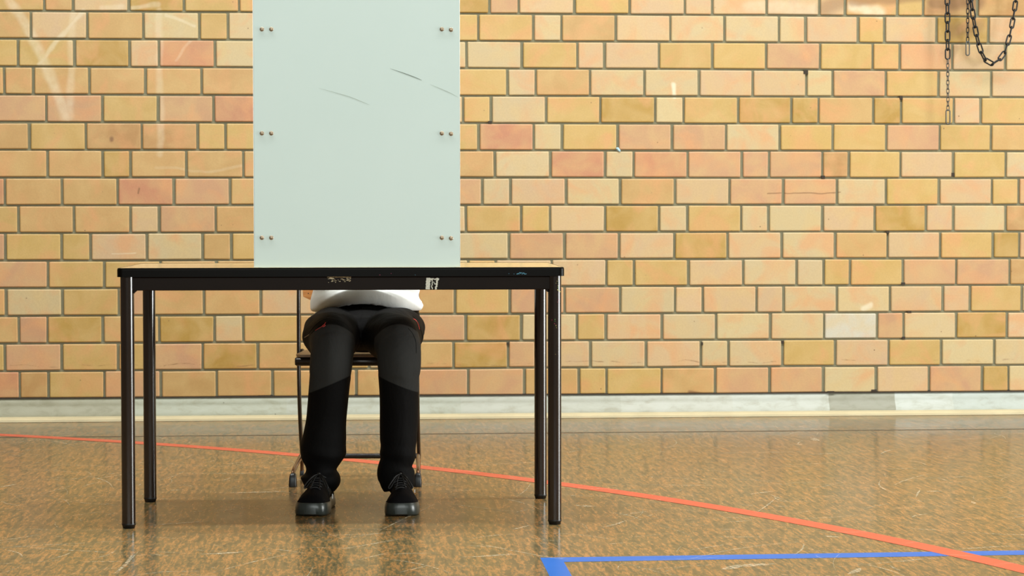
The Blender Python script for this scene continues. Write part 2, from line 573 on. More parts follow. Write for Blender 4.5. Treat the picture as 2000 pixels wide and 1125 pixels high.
# back wall of bricks: joints read off course by course; colour of each brick
COLS = {'Y': (192, 139, 56), 'y': (213, 161, 85), 't': (218, 179, 126), 'o': (211, 154, 88), 'O': (198, 138, 76), 'p': (221, 172, 122),
        'P': (212, 150, 102), 'R': (207, 131, 88), 'w': (222, 200, 168)}
ROWS = [
 (8, [87, 143, 252, 359, 467, 575, 630, 737, 847, 955.6, 1012.7, 1121.8, 1229, 1337, 1391, 1497, 1599.5, 1650, 1752, 1803, 1908, 2015], 'yopYyyyyyYPpypppppoyoOoo'),
 (51, [60.7, 170.8, 280, 389, 445, 555, 663, 772, 826, 934, 1041, 1096, 1202.6, 1308.7, 1414.7, 1520.5, 1573, 1675.5, 1727, 1829, 1930, 2033], 'opotytttyyytoptttpypYpp'),
 (105, [36, 145.5, 253, 310.5, 420, 530, 585, 693, 802, 910.5, 1018.7, 1126.9, 1180, 1286.7, 1391, 1495.5, 1601, 1704, 1757, 1859, 1963], 'yyYpRtttyttyppyyPyyPpoo'),
 (158, [9, 65.5, 175, 284.5, 394, 504, 613, 722, 776, 883, 990.7, 1045.7, 1151.8, 1258, 1365, 1470, 1574, 1626, 1729.5, 1832, 1935, 2038], 'yoooooytttytottpptPytpoo'),
 (212, [90.5, 200, 309, 417, 526, 580, 690, 797, 904, 958.6, 1065.9, 1172.5, 1279, 1335, 1441.8, 1545, 1598, 1704.5, 1759, 1862, 1914.8, 2018], 'PPyPRytotytyYtyYYoYypyy'),
 (266, [57.5, 167.5, 277, 386, 441, 550, 660, 768, 826, 934.6, 1042, 1097.4, 1206, 1312, 1417.7, 1522.5, 1626, 1730, 1834.5, 1935, 2037], 'oyOOyyotyyRtyPPtyyPyoo'),
 (319, [92.5, 201, 254.5, 364, 475.5, 584, 693, 748, 857, 966, 1074.5, 1182, 1237, 1342.5, 1448, 1502, 1605.5, 1657, 1758, 1860.6, 1963.6], 'ooYoooottotRtRPPPOypyyo'),
 (373, [10, 120.5, 230, 339.5, 449.5, 558, 613, 722, 831, 941, 997, 1105.5, 1211, 1318, 1424.5, 1529, 1634, 1730, 1833, 1936.6, 1989, 2090], 'RooRPootoPtptopPPtypyPP'),
 (427, [36, 145, 254.5, 311, 421, 530, 640, 694, 802, 910, 1018, 1074, 1182, 1287, 1342, 1447, 1500.5, 1605.5, 1708, 1808, 1861, 1963.4], 'yoopPotottyypYtyttpYptt'),
 (481, [11, 120.5, 177, 287, 396, 452, 560, 668, 777, 886, 994, 1102, 1209, 1317, 1421, 1526, 1630.5, 1733, 1836, 1938.5, 1990, 2092], 'PyyptoyototPPpYptopyYPP'),
 (535, [94, 204, 314, 423, 533, 588, 697, 805, 914, 968, 1077.5, 1184, 1238, 1344, 1451, 1555, 1607.5, 1660, 1762.5, 1866.6, 1971], 'Pyyooototyppyypttyytp'.replace('ytp', 'yPPt')),
 (589, [12.5, 122.5, 232.5, 289, 398.5, 509, 618, 673, 780, 888.4, 995, 1102.5, 1211, 1318, 1372, 1477, 1530, 1634, 1737.5, 1840.5, 1893.4, 1995], 'ytyPoopotoyPPtpppttppyy'),
 (643, [37, 93, 201, 311, 419, 475, 585, 693, 801, 909.5, 1018, 1126, 1183, 1292.5, 1398, 1504, 1609, 1712, 1764, 1866.6, 1966, 2068], 'oPYoYtyotPYtyptttwPtYpp'),
 (697, [10, 120.5, 231, 286, 396, 504, 612, 720, 778, 886, 992.5, 1046, 1153, 1261, 1368, 1422.5, 1527.5, 1631, 1734.5, 1837, 1941, 2043], 'yPyyPYoytoYPptpttypyttp'),
 (751, [39, 95, 204, 314, 423, 532.5, 642, 696, 805, 914, 1024, 1130, 1184, 1292, 1396, 1502, 1607.5, 1710.5, 1814, 1917.5, 1969, 2070], 'ROyPoooooPPoyyoPPtpPYtt'),
]
bm = bmesh.new()
cl = bm.loops.layers.float_color.new('brick_colour')
rnd = random.Random(3)
JV, JH = 0.0125, 0.0095


def brick(a0, a1, z0, z1, code):
    a0 += JV / 2 + rnd.uniform(-.0015, .0015); a1 -= JV / 2 + rnd.uniform(-.0015, .0015)
    z0 += JH / 2 + rnd.uniform(-.001, .001); z1 -= JH / 2 + rnd.uniform(-.001, .001)
    f = -0.0085 + rnd.uniform(-.0012, .0012)
    c = srgb(*COLS[code])
    k = rnd.uniform(.95, 1.05); k2 = rnd.uniform(.985, 1.015)
    col = (c[0] * k * .66, c[1] * k * k2 * .785, c[2] * k / k2 * .92, 1)
    j = lambda: rnd.uniform(-.0008, .0008)
    cor = [(a0 + j(), z0 + j()), (a1 + j(), z0 + j()), (a1 + j(), z1 + j()), (a0 + j(), z1 + j())]

    def loop(inset, y, ch):
        out = []
        for i, (x, z) in enumerate(cor):
            sx = 1 if i in (0, 3) else -1; sz = 1 if i in (0, 1) else -1
            x += sx * inset; z += sz * inset
            pts = [(x + sx * ch, z), (x, z + sz * ch)]
            if i in (0, 2): pts.reverse()
            out += [bm.verts.new((p[0], y, p[1])) for p in pts]
        return out
    l0 = loop(0, 0.004, .003); l1 = loop(0.0, f + .0028, .003); l2 = loop(.0016, f + .0012, .003); l3 = loop(.0042, f, .003)
    fs = []
    for A, B in ((l0, l1), (l1, l2), (l2, l3)):
        for i in range(8):
            fs.append(bm.faces.new((A[i], A[(i + 1) % 8], B[(i + 1) % 8], B[i])))
    fs.append(bm.faces.new(l3))
    for q in fs:
        for lp in q.loops: lp[cl] = col


def fill(a, lim, step, z0, z1):
    while (a < lim) if step > 0 else (a > lim):
        w = rnd.choice((0.25, 0.25, 0.25, 0.127))
        b = a + step * w
        brick(min(a, b), max(a, b), z0, z1, rnd.choice('yyoottpPPROYt'))
        a = b


for r, (yy, js, cols) in enumerate(ROWS):
    z1 = COURSE_TOP - (r - 1) * 0.125; z0 = z1 - 0.125
    A = [on_wall(x, yy)[0] for x in js]
    cols = (cols + 'ttyp')[:len(js) + 1]
    first = A[0] - 0.25
    brick(first, A[0], z0, z1, cols[0])
    for i in range(len(A) - 1):
        brick(A[i], A[i + 1], z0, z1, cols[i + 1])
    fill(first, L_X, -1, z0, z1)
    fill(A[-1], R_X, 1, z0, z1)
z0 = COURSE_TOP + 0.125
while z0 < CEIL:
    s = rnd.uniform(0, .25)
    fill(L_X + s, R_X, 1, z0, z0 + .125)
    z0 += 0.125
bmesh.ops.recalc_face_normals(bm, faces=bm.faces)
nb_ = len(bm.faces)
for f in bm.faces: f.material_index = 0
# mortar plane slab behind
zb = COURSE_TOP - 14 * 0.125 + 0.125
zb = COURSE_TOP - 13 * 0.125 - 0.125 + 0.0
box(bm, L_X - 0.2, R_X + 0.2, 0.0, 0.25, zb, CEIL)
bm.faces.ensure_lookup_table()
for f in bm.faces[nb_:]:
    f.material_index = 1
# dark blocks painting the shade in the ragged mortar gap under the lowest course
nb_ = len(bm.faces)
x = L_X
while x < R_X:
    w = rnd.uniform(.02, .10)
    if -3 < x < 3.2 or True:
        box(bm, x, x + w, -0.006, 0.01, zb - .001, zb + JH * .5 + rnd.choice((0, 0, .001, .002, .0045)))
    x += w
bm.faces.ensure_lookup_table()
for f in bm.faces[nb_:]: f.material_index = 2
# solid dark blocks painting the shade of holes at a few joint corners
nb_ = len(bm.faces)
for (px, py, w, h) in [(957, 239, 7, 5), (1573, 141, 9, 8), (1759, 191, 6, 7), (1607, 346, 7, 6), (1763, 554, 8, 5), (1775, 609, 8, 4), (1764, 660, 6, 5), (1733, 453, 6, 5),
                       (1372, 671, 5, 6), (1860, 341, 6, 7), (1528, 668, 4, 5), (992, 671, 4, 4), (1622, 765.5, 14, 4), (1706, 762.5, 11, 4)]:
    a, z = on_wall(px, py)
    box(bm, a - w / 850, a + w / 850, -0.0092, 0.0, z - h / 850, z + h / 850)
bm.faces.ensure_lookup_table()
for f in bm.faces[nb_:]: f.material_index = 2
wall = tag(mk('wall_back', bm, [M_brick, M_mortar, M_gap_shade], mw=ROOM), 'yellow and salmon brick wall behind the table', kind='structure')
# scrap of blue putty stuck on the wall
a, z = on_wall(1208, 293)
bm = bmesh.new()
ball(bm, (a, -0.012, z), (.011, .004, .006), 10, Matrix.Rotation(0.9, 3, 'Y'))
ball(bm, (a - .006, -0.012, z + .007), (.008, .004, .005), 10)
o = mk('putty_scrap', bm, simple('pale_blue_putty', srgb(160, 190, 200), .7), wall, True); o['label'] = 'small pale blue scrap'

# concrete base and the strip on the floor
bm = bmesh.new()
pc = bm.loops.layers.float_color.new('paint_colour')
prof = [(0.02, zb), (-0.002, zb), (-0.003, zb - .030), (-0.008, zb - .042), (-0.020, zb - .058), (-0.028, .030), (-0.030, .022), (-0.030, 0.0), (0.02, 0)]


def ax(px): return on_wall(px, 795)[0]


segs = [(L_X, ax(-300), (192, 188, 165)), (ax(-300), ax(0), (186, 182, 158)), (ax(0), ax(240), (182, 178, 152)), (ax(240), ax(560), (196, 198, 178)), (ax(560), ax(900), (200, 202, 186)), (ax(900), ax(1212), (206, 206, 192)),
        (ax(1212), ax(1430), (214, 214, 202)), (ax(1430), ax(1618), (216, 218, 208)), (ax(1618), ax(1747), (176, 174, 156)), (ax(1747), ax(1860), (220, 224, 216)), (ax(1860), R_X, (208, 214, 206))]
for (x0, x1, c) in segs:
    A = [bm.verts.new((x0, p[0], p[1])) for p in prof]; B = [bm.verts.new((x1, p[0], p[1])) for p in prof]
    for i in range(len(prof) - 1):
        f = bm.faces.new((A[i], A[i + 1], B[i + 1], B[i]))
        f.smooth = 1 <= i <= 5
        for lp in f.loops: lp[pc] = (*[q * .57 for q in srgb(*c)], 1)
bmesh.ops.recalc_face_normals(bm, faces=bm.faces)
o = mk('baseboard_back', bm, M_base, mw=ROOM)
tag(o, 'grey painted concrete base under the bricks', kind='structure')
bm = bmesh.new()
prof = [(-0.030, .022), (-0.045, .021), (-0.062, .016), (-0.070, .011), (-0.071, .001), (-0.030, .001)]
nseg = 60
loops = []
for i in range(nseg + 1):
    x = L_X + (R_X - L_X) * i / nseg
    loops.append([Vector((x, p[0] + .0015 * noise.noise(Vector((x * 3, 0, 1))), p[1])) for p in prof])
rings(bm, loops)
bmesh.ops.recalc_face_normals(bm, faces=bm.faces)
tag(mk('trim_1', bm, M_strip, mw=ROOM), 'yellowed strip along the foot of the wall', kind='structure')

# side walls, rear wall and roof of the hall (behind and beside the photo)
bm = bmesh.new()
box(bm, L_X - .25, L_X, REAR, 0, 0, CEIL)
tag(mk('wall_left', bm, simple('brown_side_wall', srgb(88, 78, 66), .7), mw=ROOM), 'brown left hall wall', kind='structure')
bm = bmesh.new()
box(bm, R_X, R_X + .25, -6.0, -3.4, 0, .04)
box(bm, R_X, R_X + .25, REAR, 0, 2.1, CEIL)
box(bm, R_X, R_X + .25, REAR, -6.0, 0, 2.1)
box(bm, R_X, R_X + .25, -3.4, 0, 0, 2.1)
tag(mk('wall_right', bm, M_plaster, mw=ROOM), 'light right hall wall with one floor-length window', kind='structure')
bm = bmesh.new()
for args in ((-6.0, -5.95, .04, 2.1), (-3.45, -3.4, .04, 2.1), (-6.0, -3.4, .04, .09), (-6.0, -3.4, 2.05, 2.1)):
    box(bm, R_X + .08, R_X + .14, *args)
tag(mk('window_1', bm, M_frame, mw=ROOM), 'grey framed floor-length side window', kind='structure')
bm = bmesh.new()
box(bm, L_X, R_X, REAR - .25, REAR, 0, 3.0); box(bm, L_X, R_X, REAR - .25, REAR, 5.0, CEIL)
for x0, x1 in ((L_X, -5.1), (-2.1, -1.5), (1.5, 2.1), (5.1, R_X)):
    box(bm, x0, x1, REAR - .25, REAR, 3.0, 5.0)
tag(mk('wall_front', bm, M_darkwood, mw=ROOM), 'light rear hall wall with windows', kind='structure')
bm = bmesh.new()
SB = [REAR - .25, -4.12, -3.82, -3.02, -2.72, .25]
for k in (0, 2, 4):
    box(bm, L_X - .25, R_X + .25, SB[k], SB[k + 1], CEIL, CEIL + .2)
for k in (1, 3):
    box(bm, L_X - .25, -4.0, SB[k], SB[k + 1], CEIL, CEIL + .2)
    box(bm, 5.4, R_X + .25, SB[k], SB[k + 1], CEIL, CEIL + .2)
tag(mk('ceiling', bm, M_ceiling, mw=ROOM), 'light hall ceiling with two narrow roof light strips', kind='structure')

# ------------------------------------------------------------------ table
TAB = Matrix.Translation((-0.50849, 6.54507, 0)) @ Matrix.Rotation(0.05778, 4, 'Z')
LX, LD, TH = 1.27543 / 2, 0.60, 0.77627
M_steel = simple('dark_brown_enamel', srgb(32, 22, 18), 0.18, var=0.15, spec=0.8)
M_apron = simple('dark_brown_apron_enamel', srgb(26, 17, 11), 0.4, var=0.15, spec=0.1)
M_edge = simple('black_edge_band', srgb(8, 6, 4), 0.34, var=0.2, spec=.1)
M_top = simple('pale_beech_laminate', srgb(190, 164, 116), 0.16, var=0.06, nscale=8)
M_rub = simple('black_rubber', srgb(14, 14, 15), 0.4)
table = tag(empty('table', TAB), 'dark-framed rectangular school table carrying the grey privacy screen', 'table')
OV = 0.028


def rrect(x0, x1, y0, y1, r, n=6):
    out = []
    for cx_, cy_, a in ((x1 - r, y1 - r, 0), (x0 + r, y1 - r, PI / 2), (x0 + r, y0 + r, PI), (x1 - r, y0 + r, 3 * PI / 2)):
        for k in range(n + 1):
            t = a + PI / 2 * k / n
            out.append((cx_ + r * math.cos(t), cy_ + r * math.sin(t)))
    return out


def slab(bm, x0, x1, y0, y1, z0, z1, r, e=.002):
    loops = []
    for ins, z in ((e, z0), (0, z0 + e), (0, z1 - e), (e * .3, z1 - e * .3), (e, z1)):
        loops.append([Vector((x, y, z)) for x, y in rrect(x0 + ins, x1 - ins, y0 + ins, y1 - ins, r)])
    rings(bm, loops)


bm = bmesh.new()
slab(bm, -LX - OV + .004, LX + OV - .004, -OV + .004, LD + OV - .004, TH - .024, TH, .014, .001)
top = mk('tabletop', bm, M_top, table); top['label'] = 'pale laminated table surface'
bm = bmesh.new()   # black edge band round the top
o_ = rrect(-LX - OV, LX + OV, -OV, LD + OV, .018); i_ = rrect(-LX - OV + .0045, LX + OV - .0045, -OV + .0045, LD + OV - .0045, .0135)
lp = [[Vector((x, y, z)) for x, y in q] for q, z in ((i_, TH - .0262), (o_, TH - .0262), (o_, TH - .0255), (o_, TH - .0055), (o_, TH - .004), ([(a[0] * .6 + b[0] * .4, a[1] * .6 + b[1] * .4) for a, b in zip(o_, i_)], TH - .0002), (i_, TH + .0006))]
lp.append(lp[0])
rings(bm, lp, cap0=False, cap1=False)
bmesh.ops.remove_doubles(bm, verts=bm.verts, dist=1e-6)
bmesh.ops.recalc_face_normals(bm, faces=bm.faces)
band = mk('edge_band', bm, M_edge, table, True); band['label'] = 'black rounded table edge'
AZ0, AZ1 = TH - .067, TH - .0262
for nm, y in (('apron', -.012), ('apron', LD - .012)):
    bm = bmesh.new(); box(bm, -LX, LX, y, y + .024, AZ0, AZ1, .002)
    for sx in (-1, 1):   # small weld fillets by the legs
        for k in range(4):
            a = .008 - k * .002
            box(bm, min(sx * (LX - .020), sx * (LX - .020 - a)), max(sx * (LX - .020), sx * (LX - .020 - a)), y + .002, y + .022, AZ0 - .002 * (k + 1), AZ0 - .002 * k + .0005)
    ap = mk(nm, bm, M_apron, table)
    if y < 0: front_apron = ap
for x in (-LX, LX):
    bm = bmesh.new(); box(bm, x - .012, x + .012, 0, LD, AZ0, AZ1, .002); mk('apron', bm, M_steel, table)
legs = []
for y in (0, LD):
    for x in (-LX, LX):
        bm = bmesh.new()
        tube(bm, [(x, y, .012), (x, y, .02), (x, y, AZ1)], .0203, 40)
        lg = mk('leg', bm, M_steel, table, True)
        bm = bmesh.new()
        prof = [(.0165, 0.0), (.0185, .002), (.0188, .007), (.0205, .0085), (.0209, .012), (.0206, .0145)]
        rings(bm, [[Vector((x + r * math.cos(2 * PI * k / 32), y + r * math.sin(2 * PI * k / 32), z)) for k in range(32)] for r, z in prof])
        mk('foot_cap', bm, M_rub, lg, True)
        legs.append(lg)
# legs need flat caps: fine, they are hidden under the top

TI = TAB.inverted()


def at_depth(px, py, D):
    d = px_ray(px, py); t = D / d.y
    return d * t + Vector((0, 0, EYE))


def on_table_front(px, py, yl):
    """table-local point where the ray through px,py meets the plane y=yl"""
    d = TI.to_3x3() @ px_ray(px, py); o = TI @ Vector((0, 0, EYE))
    t = (yl - o.y) / d.y
    p = o + d * t
    return p.x, p.z


def flake(bm, x, z, y, rx, rz, rr):
    n = 9
    vs = [bm.verts.new((x + rx * rr.uniform(.45, 1.1) * math.cos(2 * PI * k / n), y, z + rz * rr.uniform(.45, 1.1) * math.sin(2 * PI * k / n))) for k in range(n)]
    bm.faces.new(vs)


def flakes(name, parent, label, mat, spots, y, seed=1, curve=None):
    rr = random.Random(seed)
    bm = bmesh.new()
    for i, (px, py, rx, rz) in enumerate(spots):
        x, z = on_table_front(px, py, y)
        flake(bm, x, z, y - .00001 * i, rx, rz, rr)
    if curve:
        for v in bm.verts:
            cx_, cy_, rad_ = curve
            dx = max(-rad_ * .98, min(rad_ * .98, v.co.x - cx_))
            v.co.y = cy_ - math.sqrt(rad_ ** 2 - dx ** 2) - .0004 + (v.co.y - y)
    bmesh.ops.recalc_face_normals(bm, faces=bm.faces)
    bmesh.ops.solidify(bm, geom=list(bm.faces), thickness=.0002)
    o = mk(name, bm, mat, parent); o['label'] = label; o['kind'] = 'stuff'
    return o


M_white = simple('chipped_white_paint', srgb(226, 224, 210), .7, var=.1, nscale=200)
yl = -.0128
rr = random.Random(5)
sp = []
for px in (833, 835.5, 838):   # ragged white block with dark streaks inside
    for k in range(8): sp.append((px + (1.5 - k * .25) * 1.0, 544 + k * 2.8, .0038, .0036))
for k in range(9): sp.append((843.5 + rr.uniform(-1, 1), 545 + k * 2.3, .0022, .0030))
for k in range(9): sp.append((854 - .25 * k + rr.uniform(-1, 1), 544 + k * 2.5, .0042, .0036))
for k in range(7): sp.append((836 + k * 3.4, 545 + rr.uniform(-.7, .7), .0034, .0028))
for k in range(3): sp.append((847 + k * 1.2, 551 + k * 2.0, .0016, .0022))
flakes('paint_patch', front_apron, 'chipped white painted mark', M_white, sp, yl, 2)
M_cream = simple('sticker_residue', srgb(196, 182, 150), .8, var=.15, nscale=200)
sp = [(641 + k * 3.1, 541.2, .0036, .0018) for k in range(15)] + [(646, 543.5, .006, .0028), (651, 544.5, .004, .0022), (668, 545, .005, .0012), (672, 547, .006, .001), (679, 547.5, .004, .0014), (664, 550, .003, .001), (683, 549, .0025, .001), (649, 548, .003, .0012)]
sp += [(rr.uniform(640, 685), rr.uniform(543, 552), rr.uniform(.001, .004), .0010) for _ in range(30)]
flakes('sticker_residue', front_apron, 'torn pale sticker remains', M_cream, sp, yl, 3)
M_bpaint = simple('blue_paint_smear', srgb(84, 150, 176), .6, var=.2, nscale=300)
flakes('paint_smear', band, 'blue paint smear', M_bpaint, [(1010 + k * 1.7, 534 + rr.uniform(-2, 1.5), .0028, .0012) for k in range(11)] + [(1004, 535, .001, .001), (994, 534.5, .001, .001), (811, 537, .001, .0008)], -OV - .0005, 4)
leg_fr = legs[1]
for nm, c, s in (('paint_speckles', (178, 170, 90), [(1092, 568, .004, .0012), (1089, 566, .002, .002), (1094, 570, .0025, .002), (1088, 549, .001, .0015), (1086, 553, .001, .001), (1090, 558, .001, .002), (1086, 636, .0018, .0016), (1087, 640, .001, .001), (1085, 692, .001, .001), (1091, 545, .002, .001)]),
                 ('paint_speckles', (96, 150, 70), [(1084, 624, .0018, .002), (1084, 627, .001, .0012), (1091, 553, .0008, .003), (1090, 561, .0008, .003)]),
                 ('paint_speckles', (150, 34, 70), [(1091, 586, .0015, .0025), (1089, 590, .0012, .001), (1078, 625, .001, .003), (1083, 632, .0015, .0018), (1086, 634, .001, .001)])):
    flakes(nm, leg_fr, 'dried paint speckles', simple('dried_paint', srgb(*c), .6), s, -.0206, 9, curve=(LX, 0, .0204))
flakes('paint_speckles', band, 'tiny pink paint specks', simple('dried_pink', srgb(150, 40, 80), .6), [(742, 537, .002, .001), (764, 534, .001, .0012)], -OV - .0005, 6)

# ------------------------------------------------------------------ privacy screen on the table
px0, zq = on_table_front(497, 522, -.012); px1, _ = on_table_front(898, 522, -.012)
cxs = (px0 + px1) / 2; hw = (px1 - px0) / 2
SCR = TAB @ Matrix.Translation((cxs, -.012, TH + .0008))
screen = tag(empty('privacy_screen', SCR), 'tall pale grey-green voting screen standing on the table edge', 'screen')


def panel_material():
    m, nt, b = new_mat('grey_green_board')
    c = mixc(nt, noise_n(nt, coords(nt, (1, 1, 1)), 3, 5, .6), srgb(212, 231, 226), srgb(220, 237, 233))
    c = mixc(nt, ramp(nt, noise_n(nt, coords(nt, (1, 1, .4)), 40, 5, .7), [(.62, (0, 0, 0)), (.8, (.35, .35, .35))]), c, srgb(222, 232, 224))
    nt.links.new(c, b.inputs['Base Color'])
    b.inputs['Roughness'].default_value = .5
    return m


M_panel = panel_material()
H_S = .835
bm = bmesh.new(); box(bm, -hw, hw, 0, .006, 0.0, H_S, .0012)
front = mk('front_panel', bm, M_panel, screen)
M_alu = simple('aluminium_edge', srgb(225, 228, 225), .35, .3)
for s in (-1, 1):
    bm = bmesh.new(); box(bm, min(s * (hw - .016), s * (hw - .010)), max(s * (hw - .016), s * (hw - .010)), .010, .50, 0.0, H_S, .001)
    mk('side_panel', bm, M_panel, screen)
    bm = bmesh.new(); box(bm, min(s * (hw + .0002), s * (hw + .0016)), max(s * (hw + .0002), s * (hw + .0016)), .000, .007, 0.0, H_S)
    mk('edge_trim', bm, M_alu, screen)
M_rivet = simple('dull_metal_rivet', srgb(158, 140, 118), .35, .6, var=.25, nscale=90)
SI = SCR.inverted()
for py in (57, 260.3, 464.3):
    for pxx in (511.5, 530, 863, 881):
        x, z = on_table_front(pxx, py + (1 if pxx in (881,) else 0), -.012)
        q = SI @ (TAB @ Vector((x, -.012, z)))
        bm = bmesh.new()
        prof = [(.0066, .0006), (.0066, -.0008), (.0058, -.0022), (.0038, -.0032), (.0012, -.0035)]
        rings(bm, [[Vector((q.x + r * math.cos(2 * PI * k / 20), y, q.z - r * math.sin(2 * PI * k / 20))) for k in range(20)] for r, y in prof])
        bmesh.ops.recalc_face_normals(bm, faces=bm.faces)
        mk('rivet', bm, M_rivet, front, True)
M_scuff = simple('grey_scuff', srgb(128, 142, 134), .5)
M_scuff2 = simple('faint_scuff', srgb(176, 190, 180), .5)
for pts, w, mm in (([(762, 134), (790, 143.5), (815, 153), (824, 157)], .0012, M_scuff), ([(840, 165), (862, 174), (880, 182), (895, 190)], .0009, M_scuff2), ([(622, 172), (655, 181), (685, 190), (710, 200), (722, 205)], .0008, M_scuff2)):
    q = []
    for p in pts:
        x, z = on_table_front(p[0], p[1], -.012); v = SI @ (TAB @ Vector((x, -.012, z))); q.append((v.x, v.z))
    q = spline(q, 6)
    bm = bmesh.new(); L = []; R = []
    for i, (x, z) in enumerate(q):
        ww = w * (.2 + math.sin(PI * i / (len(q) - 1)))
        L.append(bm.verts.new((x, -.0003, z + ww))); R.append(bm.verts.new((x, -.0003, z - ww)))
    for i in range(len(q) - 1): bm.faces.new((R[i], R[i + 1], L[i + 1], L[i]))
    o = mk('scuff_mark', bm, mm, front); o['label'] = 'thin grey scuff'

# ------------------------------------------------------------------ chair
CX, CY = -0.5385, 7.62
CH = Matrix.Translation((CX, CY, 0)) @ Matrix.Rotation(0.0, 4, 'Z')
chair = tag(empty('school_chair', CH), 'plywood school chair with black tubular frame under the seated person', 'chair')
M_tube = simple('black_brown_tube', srgb(34, 27, 22), .25, .3, spec=.7)
M_bronze = simple('bronze_runner_tube', srgb(96, 66, 42), .22, .6)


def ply_material():
    m, nt, b = new_mat('beech_plywood')
    n = noise_n(nt, coords(nt, (2, 2, 30)), 3, 4, .6, .4)
    nt.links.new(ramp(nt, n, [(.3, srgb(150, 96, 48)), (.7, srgb(188, 130, 74))]), b.inputs['Base Color'])
    b.inputs['Roughness'].default_value = .35
    return m


M_ply = ply_material()
HWc = .2145
# seat: shaped plywood shell
bm = bmesh.new()
nx, ny = 17, 15
grid = {}
for side_ in (0, 1):
    for i in range(nx):
        for j in range(ny):
            u = -1 + 2 * i / (nx - 1); v = j / (ny - 1)
            hwx = .196 - .012 * v
            y = -.25 + .31 * v
            rc = .05
            x = u * hwx
            if v < .15: x *= 1 - .10 * (1 - v / .15) ** 2
            if v > .85: x *= 1 - .10 * ((v - .85) / .15) ** 2
            z = .462 - .012 * math.exp(-((v - .65) / .3) ** 2) * (1 - u * u)
            grid[side_, i, j] = bm.verts.new((x, y, z - side_ * .008))
for i in range(nx - 1):
    for j in range(ny - 1):
        bm.faces.new((grid[0, i, j], grid[0, i + 1, j], grid[0, i + 1, j + 1], grid[0, i, j + 1]))
        bm.faces.new((grid[1, i, j + 1], grid[1, i + 1, j + 1], grid[1, i + 1, j], grid[1, i, j]))
for i in range(nx - 1):
    bm.faces.new((grid[1, i, 0], grid[1, i + 1, 0], grid[0, i + 1, 0], grid[0, i, 0]))
    bm.faces.new((grid[0, i, ny - 1], grid[0, i + 1, ny - 1], grid[1, i + 1, ny - 1], grid[1, i, ny - 1]))
for j in range(ny - 1):
    bm.faces.new((grid[0, 0, j], grid[0, 0, j + 1], grid[1, 0, j + 1], grid[1, 0, j]))
    bm.faces.new((grid[1, nx - 1, j], grid[1, nx - 1, j + 1], grid[0, nx - 1, j + 1], grid[0, nx - 1, j]))
M_seat = simple('worn_dark_plywood', srgb(104, 74, 42), .4, var=.15)
mk('seat', bm, M_seat, chair, True)
bm = bmesh.new()   # frame under the seat
for y in (-.232, .04):
    tube(bm, [(-.195, y, .4385), (-.19, y, .4385), (.19, y, .4385), (.195, y, .4385)], [.012, .0152, .0152, .012], 16)
for s in (-1, 1):
    tube(bm, [(s * .185, -.21, .438), (s * .19, .1, .438), (s * .207, .125, .45)], .011, 14)
mk('seat_frame', bm, M_tube, chair, True)
# backrest: curved plywood with cut lower corners
bm = bmesh.new()
n = 24
loops = []
out = [(-.200, .645), (-.155, .623), (0, .618), (.155, .623), (.200, .645), (.203, .70), (.200, .80), (.17, .83), (0, .836), (-.17, .83), (-.200, .80), (-.203, .70)]
fr_, bk_ = [], []
for x, z in out:
    y = .112 + .03 * (1 - (x / .2) ** 2) * .9 + (z - .62) * .12
    fr_.append(bm.verts.new((x, y - .005, z))); bk_.append(bm.verts.new((x, y + .005, z)))
cf = bm.verts.new((0, .112 + .027 + .10 * .12 - .005, .72)); cb = bm.verts.new((0, .112 + .027 + .1 * .12 + .005, .72))
for i in range(len(out)):
    j = (i + 1) % len(out)
    bm.faces.new((fr_[i], fr_[j], cf)); bm.faces.new((bk_[j], bk_[i], cb)); bm.faces.new((fr_[j], fr_[i], bk_[i], bk_[j]))
bmesh.ops.recalc_face_normals(bm, faces=bm.faces)
br = mk('backrest', bm, M_ply, chair)
for s in (-1, 1):
    for z in (.655, .79):
        bm = bmesh.new(); ball(bm, (s * .183, .113 + (z - .62) * .12, z), (.006, .004, .006), 12)
        mk('screw', bm, M_rub, br, True)
for s, xf, xb in ((-1, -.2155, -.2155), (1, .2140, .2035)):
    pts = spline([(xb, .135, .80), (xb, .112, .66), (xb, .105, .50), (xb, .110, .34), (xb, .145, .20), (xb, .195, .10), (xb, .22, .062)], 6)
    bm = bmesh.new(); tube(bm, pts, .0072, 14, r2=.015, hint=(1, 0, 0))
    mk('side_upright', bm, M_tube, chair, True)
    pts = spline([(xf, -.123, .030), (xf, -.105, .050), (xb * .25 + xf * .75, -.03, .058), (xb, .12, .070), (xb, .178, .066), (xb, .200, .045), (xb, .205, .018)], 4)
    bm = bmesh.new(); tube(bm, pts, .0066, 14, r2=.013, hint=(1, 0, 0))
    rn = mk('runner', bm, M_bronze, chair, True); rn['label'] = 'bronze-brown floor runner'
    for y, kk in ((-.12, 1), (.205, .55)):
        bm = bmesh.new()
        lp = []
        for z, a, b in ((0, .0125, .022), (.004, .0130, .023), (.03, .0118, .020), (.040, .0105, .017), (.046, .0075, .012), (.048, .004, .007)):
            lp.append([Vector(((xf if y < 0 else xb) + x * kk, y + yy * kk, z * kk)) for x, yy in rrect(-a, a, -b, b, min(a, b) * .45, 4)])
        rings(bm, lp)
        mk('foot_cap', bm, M_rub, rn, True)
bm = bmesh.new(); tube(bm, [(-.2155, .165, .074), (.2035, .165, .074)], .0095, 16)
mk('cross_bar', bm, M_tube, chair, True)

# ------------------------------------------------------------------ person
PX_, PY_ = -0.49, 7.45
PER = Matrix.Translation((PX_, PY_, 0))
PI4 = PER.inverted()


